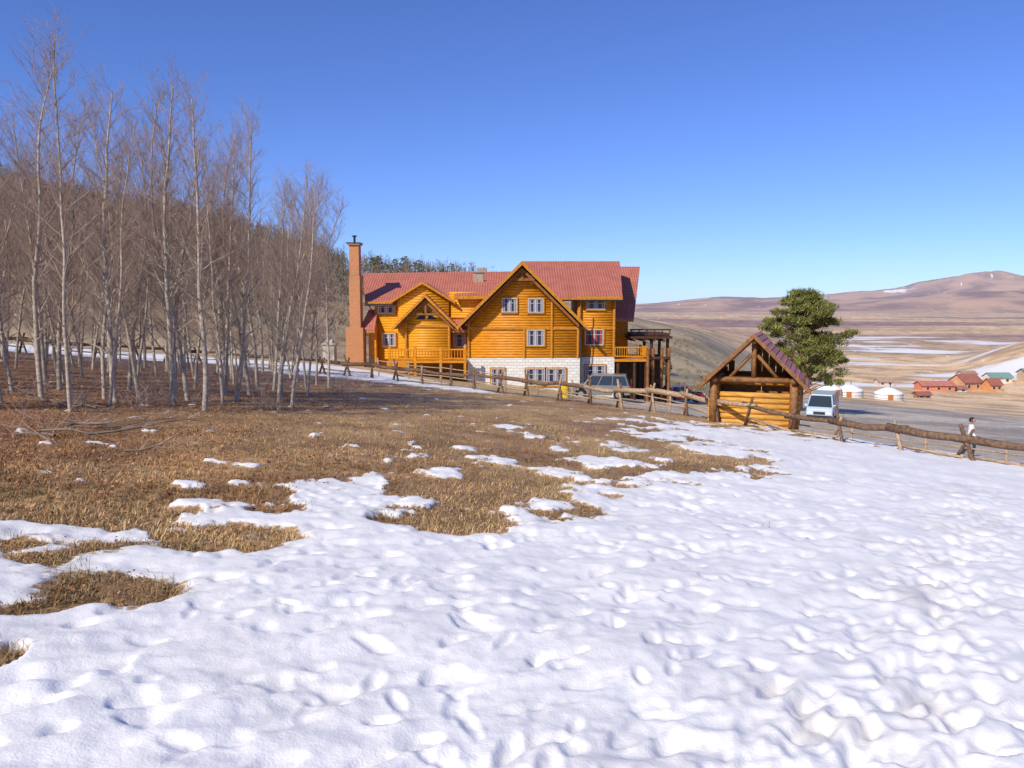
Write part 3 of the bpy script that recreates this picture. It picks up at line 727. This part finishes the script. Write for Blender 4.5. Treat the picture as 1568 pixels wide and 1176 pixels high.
# ------------------------------------------------------------------ vehicles
M_tyre=mat('tyre',(.02,.02,.02),.9,.2,5,bump=0); M_hub=mat('hub',(.4,.4,.42),.35,.1,5,bump=0,metal=.7)
M_lamp=mat('headlamp',(.7,.7,.72),.15,.1,5,bump=0); M_tail=mat('tail_lamp',(.4,.02,.02),.3,.1,5,bump=0)
def vehicle(name,x,y,rot,L_,W_,Hh,color,kind):
    e=empty(name,(x,y,hz(x,y)),rot); M=mat(name+'_paint',color,.3,.06,2,bump=0,spec=.5)
    wr=.36; xs_=[-L_*.31,L_*.31]; belt=1.02 if kind=='suv' else (1.15 if kind=='van' else .85)
    b=B(); low=[(-L_/2,.35)]
    for xw in xs_:
        low.append((xw-wr-.08,.32))
        for a in range(7): an=math.pi-a*math.pi/6; low.append((xw+(wr+.07)*math.cos(an),.36+(wr+.07)*math.sin(an)))
        low.append((xw+wr+.08,.32))
    low+=[(L_/2,.38)]
    hood={'suv':[(L_/2+.03,.6),(L_/2-.05,.92),(L_/2-.9,belt)],'van':[(L_/2+.03,.6),(L_/2,1.0),(L_/2-.25,belt)],'car':[(L_/2+.03,.55),(L_/2-.1,.72),(L_/2-1.0,belt)]}[kind]
    top=hood+[(-L_/2+.08,belt),(-L_/2-.02,.6)]
    b.prism([(p[0],-W_/2,p[1]) for p in low+top],(0,W_,0)); b.obj('body',M,e,bevel=.05)
    fx={'suv':(L_/2-1.0,L_/2-1.55),'van':(L_/2-.28,L_/2-.85),'car':(L_/2-1.05,L_/2-1.75)}[kind]; rx=(-L_/2+.12,-L_/2+.35) if kind!='car' else (-L_/2+.5,-L_/2+1.0)
    w0,w1=W_/2-.03,W_/2-.17
    b=B(); lo_=[(rx[0],-w0,belt),(fx[0],-w0,belt),(fx[0],w0,belt),(rx[0],w0,belt)]; up=[(rx[1],-w1,Hh-.08),(fx[1],-w1,Hh-.08),(fx[1],w1,Hh-.08),(rx[1],w1,Hh-.08)]
    for i in range(4): j=(i+1)%4; b.poly([lo_[i],lo_[j],up[j],up[i]])
    b.obj('windows',M_glass,e)
    b=B(); b.prism([(up[0][0]-.04,up[0][1]-.03,Hh-.09),(up[1][0]+.06,up[1][1]-.03,Hh-.09),(up[2][0]+.06,up[2][1]+.03,Hh-.09),(up[3][0]-.04,up[3][1]+.03,Hh-.09)],(0,0,.09))
    for i in range(4): b.tube([lo_[i],up[i]],.045,6)
    for t in (.36,.68):
        for sy in (-1,1):
            xa=rx[0]+(fx[0]-rx[0])*t; xb=rx[1]+(fx[1]-rx[1])*t
            b.tube([(xa,sy*(w0+.0),belt),(xb,sy*(w1+.0),Hh-.08)],.035,6)
    for sy in (-1,1): b.box(fx[0]-.25,fx[0]-.1,sy*(W_/2+.1)-.09,sy*(W_/2+.1)+.09,belt+.0,belt+.16)
    b.obj('roof_and_pillars',M,e,bevel=.015)
    b=B(); h=B()
    for xw in xs_:
        for sy in (-1,1):
            b.tube([(xw,sy*(W_/2-.23),wr),(xw,sy*(W_/2-.01),wr)],wr,20); h.tube([(xw,sy*(W_/2-.1),wr),(xw,sy*(W_/2+.005),wr)],.2,12)
    b.obj('tyres',M_tyre,e); h.obj('hubs',M_hub,e)
    b=B(); b.box(L_/2-.05,L_/2+.07,-W_/2+.03,W_/2-.03,.38,.56); b.box(L_/2-.06,L_/2+.05,-.4,.4,.62,.82); b.box(-L_/2-.08,-L_/2+.05,-W_/2+.03,W_/2-.03,.38,.56); b.obj('bumpers_grille',M_metal,e)
    b=B()
    for sy in (-1,1): b.box(L_/2-.1,L_/2+.055,sy*(W_/2-.28)-.17,sy*(W_/2-.28)+.17,.64,.82)
    b.obj('headlamps',M_lamp,e)
    b=B()
    for sy in (-1,1): b.box(-L_/2-.04,-L_/2+.1,sy*(W_/2-.12)-.09,sy*(W_/2-.12)+.09,.7,1.0)
    b.obj('tail_lamps',M_tail,e)
vehicle('parked_suv',6.4,56.5,math.radians(170),4.3,1.75,1.75,(.17,.18,.18),'suv')
vehicle('parked_van',23.6,59,math.radians(-118),4.6,1.8,2.0,(.42,.52,.62),'van')
vehicle('parked_car',14.6,68,math.radians(20),4.2,1.7,1.45,(.35,.03,.03),'car')
e=empty('yellow_barrel',(3.4,50,hz(3.4,50))); b=B(); b.tube([(0,0,0),(0,0,.85)],.29,18)
for z in (.02,.29,.57,.84): b.tube([(0,0,z-.015),(0,0,z+.015)],.305,18)
b.obj('drum',mat('yellow_paint',(.62,.40,.03),.5,.15,5),e)
# ------------------------------------------------------------------ gers, village
M_felt=mat('ger_canvas',(.78,.76,.71),.85,.07,3); M_door=mat('ger_door',(.45,.14,.04),.6,.2,3)
def ger(x,y,R0,rot):
    e=empty('ger_tent',(x,y,hz(x,y)-.1),rot); b=B(); n=28
    prof=[(R0,0),(R0,1.45),(R0*.97,1.6),(R0*.55,2.15),(R0*.22,2.5),(.01,2.55)]
    for (r0,z0),(r1,z1) in zip(prof,prof[1:]):
        for j in range(n):
            a=6.2832*j/n; c=6.2832*(j+1)/n
            b.poly([(r0*math.cos(a),r0*math.sin(a),z0),(r0*math.cos(c),r0*math.sin(c),z0),(r1*math.cos(c),r1*math.sin(c),z1),(r1*math.cos(a),r1*math.sin(a),z1)])
    b.obj('felt',M_felt,e)
    b=B()
    for z in (.6,1.2):
        pts=[((R0+.02)*math.cos(6.2832*j/n),(R0+.02)*math.sin(6.2832*j/n),z) for j in range(n+1)]; b.tube(pts,.03,4,cap=False)
    b.tube([(.3,0,2.4),(.3,0,3.2)],.07,6); b.obj('ropes_and_stovepipe',M_metal,e)
    b=B(); b.box(-.45,.45,-R0-.08,-R0+.1,0,1.4); b.obj('door',M_door,e)
for x,y,rr0,ro in ((61,150,2.3,.3),(65.3,151,2.6,-.4),(72.5,150,2.6,-.3),(57.5,158,2.4,0)): ger(x,y,rr0,ro)
def small_house(name,x,y,w_,d_,h_,rh,wc,rc,rot=0):
    e=empty(name,(x,y,hz(x,y)-.3),rot); b=B()
    b.prism([(-w_/2,-d_/2,0),(w_/2,-d_/2,0),(w_/2,d_/2,0),(-w_/2,d_/2,0)],(0,0,h_))
    for sx in (-1,1): b.prism([(sx*w_/2,-d_/2,h_),(sx*w_/2,d_/2,h_),(sx*w_/2,0,h_+rh)],(-sx*.1,0,0))
    b.obj('walls',mat(name+'_wall',wc,.8,.15,1),e)
    b=B()
    for sy in (-1,1): b.prism([(-w_/2-.4,0,h_+rh+.05),(w_/2+.4,0,h_+rh+.05),(w_/2+.4,sy*(d_/2+.5),h_-.2),(-w_/2-.4,sy*(d_/2+.5),h_-.2)],(0,0,.12))
    b.obj('roof',mat(name+'_roof',rc,.6,.15,1),e)
    g_=B();f_=B(); n=max(2,int(w_/2.6))
    for i in range(n):
        xx=-w_/2+w_*(i+.5)/n; f_.box(xx-.5,xx+.5,-d_/2-.06,-d_/2-.01,h_*.38,h_*.78); g_.box(xx-.42,xx+.42,-d_/2-.08,-d_/2-.062,h_*.42,h_*.74)
    f_.obj('window_frames',M_white,e); g_.obj('windows',M_glass,e)
small_house('red_village_house',130,240,10,5,2.4,1.0,(.58,.22,.13),(.46,.18,.13))
small_house('village_house',143,246,7,6,3.2,2.2,(.60,.32,.17),(.34,.13,.09),.3)
small_house('village_house',149,242,3.5,4,2.4,1.7,(.60,.28,.12),(.32,.12,.08),.1)
small_house('village_shed',137,240,4.5,3,1.5,.6,(.62,.55,.42),(.35,.15,.11))
small_house('green_roof_house',163,262,7,5,2.4,1.3,(.62,.58,.5),(.18,.30,.26))
small_house('green_roof_house',174,262,6,5,2.4,1.3,(.55,.4,.28),(.16,.27,.24))
small_house('village_shed',166,285,5,4,2.2,1.0,(.55,.45,.35),(.35,.22,.15))
small_house('village_shed',125,262,5,3,1.8,.8,(.55,.45,.35),(.40,.25,.18))
small_house('village_shed',100,190,3,2.5,1.3,.5,(.3,.2,.12),(.3,.12,.09))
e=empty('stone_pillar',(-14.2,61,hz(-14.2,61))); b=B(); b.box(-.45,.45,-.45,.45,-.3,1.5); b.box(-.55,.55,-.55,.55,1.5,1.65); b.box(-.3,.3,-.3,.3,1.65,1.9); b.obj('shaft',mat('pillar_stone',(.40,.36,.30),.9,.3,4),e,bevel=.03)
# ------------------------------------------------------------------ person
def person(x,y,rot):
    e=empty('walking_person',(x,y,hz(x,y)),rot)
    V=[(0,0,.95),(0,0,1.1),(0,-.01,1.28),(0,-.01,1.42),(0,0,1.5),
       (.19,0,1.40),(.25,.03,1.13),(.24,-.10,.90),(-.19,0,1.40),(-.25,-.03,1.13),(-.24,-.18,.93),
       (.09,0,.90),(.11,-.16,.52),(.11,-.10,.10),(.11,-.26,.04),(-.09,0,.90),(-.10,.10,.50),(-.10,.30,.13),(-.10,.20,.03)]
    R_=[.18,.18,.20,.14,.06,.085,.068,.052,.085,.068,.052,.10,.068,.05,.04,.10,.068,.05,.04]
    E=[(0,1),(1,2),(2,3),(3,4),(3,5),(5,6),(6,7),(3,8),(8,9),(9,10),(0,11),(11,12),(12,13),(13,14),(0,15),(15,16),(16,17),(17,18)]
    for hi,sx in ((7,1),(10,-1)):
        p=Vector(V[hi]); i0=len(V); V.append(tuple(p+Vector((0,-.03,-.07)))); R_.append(.03); E.append((hi,i0))
        for f in range(4):
            o=-.03+.02*f; a=len(V); l=[.065,.08,.075,.06][f]
            V.append(tuple(p+Vector((0,-.03+o,-.12)))); V.append(tuple(p+Vector((-sx*.012,-.03+o,-.12-l*.5)))); V.append(tuple(p+Vector((-sx*.03,-.03+o,-.12-l))))
            R_+= [.010,.009,.008]; E+=[(i0,a),(a,a+1),(a+1,a+2)]
        a=len(V); V.append(tuple(p+Vector((-sx*.01,-.085,-.09)))); V.append(tuple(p+Vector((-sx*.015,-.10,-.13)))); R_+=[.011,.009]; E+=[(i0,a),(a,a+1)]
    me=bpy.data.meshes.new('body'); me.from_pydata(V,E,[]); o=bpy.data.objects.new('body',me); scene.collection.objects.link(o)
    md=o.modifiers.new('s','SKIN'); sk=me.skin_vertices[0].data
    for i,rr in enumerate(R_): sk[i].radius=(rr,rr*(.72 if i in (0,1,2,3) else 1))
    sk[0].use_root=True
    o.modifiers.new('sub','SUBSURF').levels=2
    dg=bpy.context.evaluated_depsgraph_get(); m2=bpy.data.meshes.new_from_object(o.evaluated_get(dg)); bpy.data.objects.remove(o)
    o=bpy.data.objects.new('body',m2); scene.collection.objects.link(o); o.parent=e
    m2.materials.clear()
    for mm in (mat('white_jacket',(.78,.78,.79),.8,.05,6,bump=.1),mat('dark_trousers',(.03,.035,.05),.8,.2,6),mat('skin',(.48,.28,.19),.6,.05,6,bump=0),mat('shoes',(.05,.035,.03),.6,.2,6)): m2.materials.append(mm)
    for p in m2.polygons:
        c=p.center; p.use_smooth=True
        if abs(c.x)>.17 and c.z<.90: p.material_index=2
        elif c.z>1.47: p.material_index=2
        elif c.z<.12: p.material_index=3
        elif c.z<.84: p.material_index=1
        else: p.material_index=0
    bm=bmesh.new(); bmesh.ops.create_uvsphere(bm,u_segments=24,v_segments=16,radius=.11)
    for v in bm.verts:
        v.co.x*=.78; v.co.z*=1.12; v.co.y*=.95
        if v.co.z<-.03: v.co.x*=.85; v.co.y*=.92
        if v.co.y<-.08 and abs(v.co.x)<.02 and -.035<v.co.z<.015: v.co.y-=.022
    hm=bpy.data.meshes.new('head'); bm.to_mesh(hm); bm.free(); hm.materials.append(m2.materials[2])
    h=bpy.data.objects.new('head',hm); scene.collection.objects.link(h); h.parent=e; h.location=(0,-.02,1.63)
    for p in hm.polygons: p.use_smooth=True
    b=B()
    for sx in (-1,1): b.tube([(sx*.083,-.02,1.60),(sx*.10,0,1.635),(sx*.086,-.005,1.665)],[.008,.013,.006],6)
    b.obj('ears',m2.materials[2],e,smooth=True)
    b=B()
    for sx in (-1,1): b.tube([(sx*.032,-.118,1.645),(sx*.032,-.108,1.645)],.009,8)
    b.tube([(-.025,-.108,1.575),(.025,-.108,1.575)],.006,6); b.obj('eyes_and_mouth',M_dark,e)
    bm=bmesh.new(); bmesh.ops.create_uvsphere(bm,u_segments=24,v_segments=16,radius=.12)
    kill=[v for v in bm.verts if v.co.z<-.06 or (v.co.y<-.045 and v.co.z<.055)]
    bmesh.ops.delete(bm,geom=kill,context='VERTS')
    for v in bm.verts: v.co.x*=.8; v.co.z*=1.1
    hm=bpy.data.meshes.new('hair'); bm.to_mesh(hm); bm.free(); hm.materials.append(mat('dark_hair',(.02,.015,.012),.7,.2,20))
    h=bpy.data.objects.new('hair',hm); scene.collection.objects.link(h); h.parent=e; h.location=(0,-.01,1.64)
    for p in hm.polygons: p.use_smooth=True
person(19.9,33.6,math.radians(60))
# ------------------------------------------------------------------ light
EL=math.radians(38); sd=Vector((-.62*math.cos(EL),-.785*math.cos(EL),math.sin(EL))).normalized()
su=bpy.data.lights.new('sun','SUN'); su.energy=4.9; su.angle=math.radians(.5); su.color=(1,.935,.82)
so=bpy.data.objects.new('sun',su); scene.collection.objects.link(so); so.rotation_euler=sd.to_track_quat('Z','Y').to_euler(); so.location=(0,0,50)
wd=bpy.data.worlds.new('World'); scene.world=wd; wd.use_nodes=True
N=wd.node_tree.nodes; LK=wd.node_tree.links; bg=N['Background']; sky=N.new('ShaderNodeTexSky'); sky.sky_type='NISHITA'; sky.sun_disc=False
sky.sun_elevation=EL; sky.sun_rotation=math.atan2(sd.x,sd.y)%(2*math.pi); sky.air_density=1.0; sky.dust_density=.6; sky.ozone_density=2.5; sky.altitude=1500
mu=N.new('ShaderNodeMix'); mu.data_type='RGBA'; mu.blend_type='MULTIPLY'; mu.inputs[0].default_value=1; mu.inputs[7].default_value=(.70,.87,1.45,1)
LK.new(sky.outputs[0],mu.inputs[6]); LK.new(mu.outputs[2],bg.inputs[0]); bg.inputs[1].default_value=.108
scene.view_settings.view_transform='Standard'; scene.view_settings.look='None'; scene.view_settings.exposure=0
cam=bpy.data.cameras.new('camera'); cam.sensor_width=36; cam.lens=1200/1568*36; cam.clip_end=30000; cam.clip_start=.05
co=bpy.data.objects.new('camera',cam); scene.collection.objects.link(co); co.location=(0,0,0); co.rotation_euler=(math.radians(90-5.62),0,0)
scene.camera=co
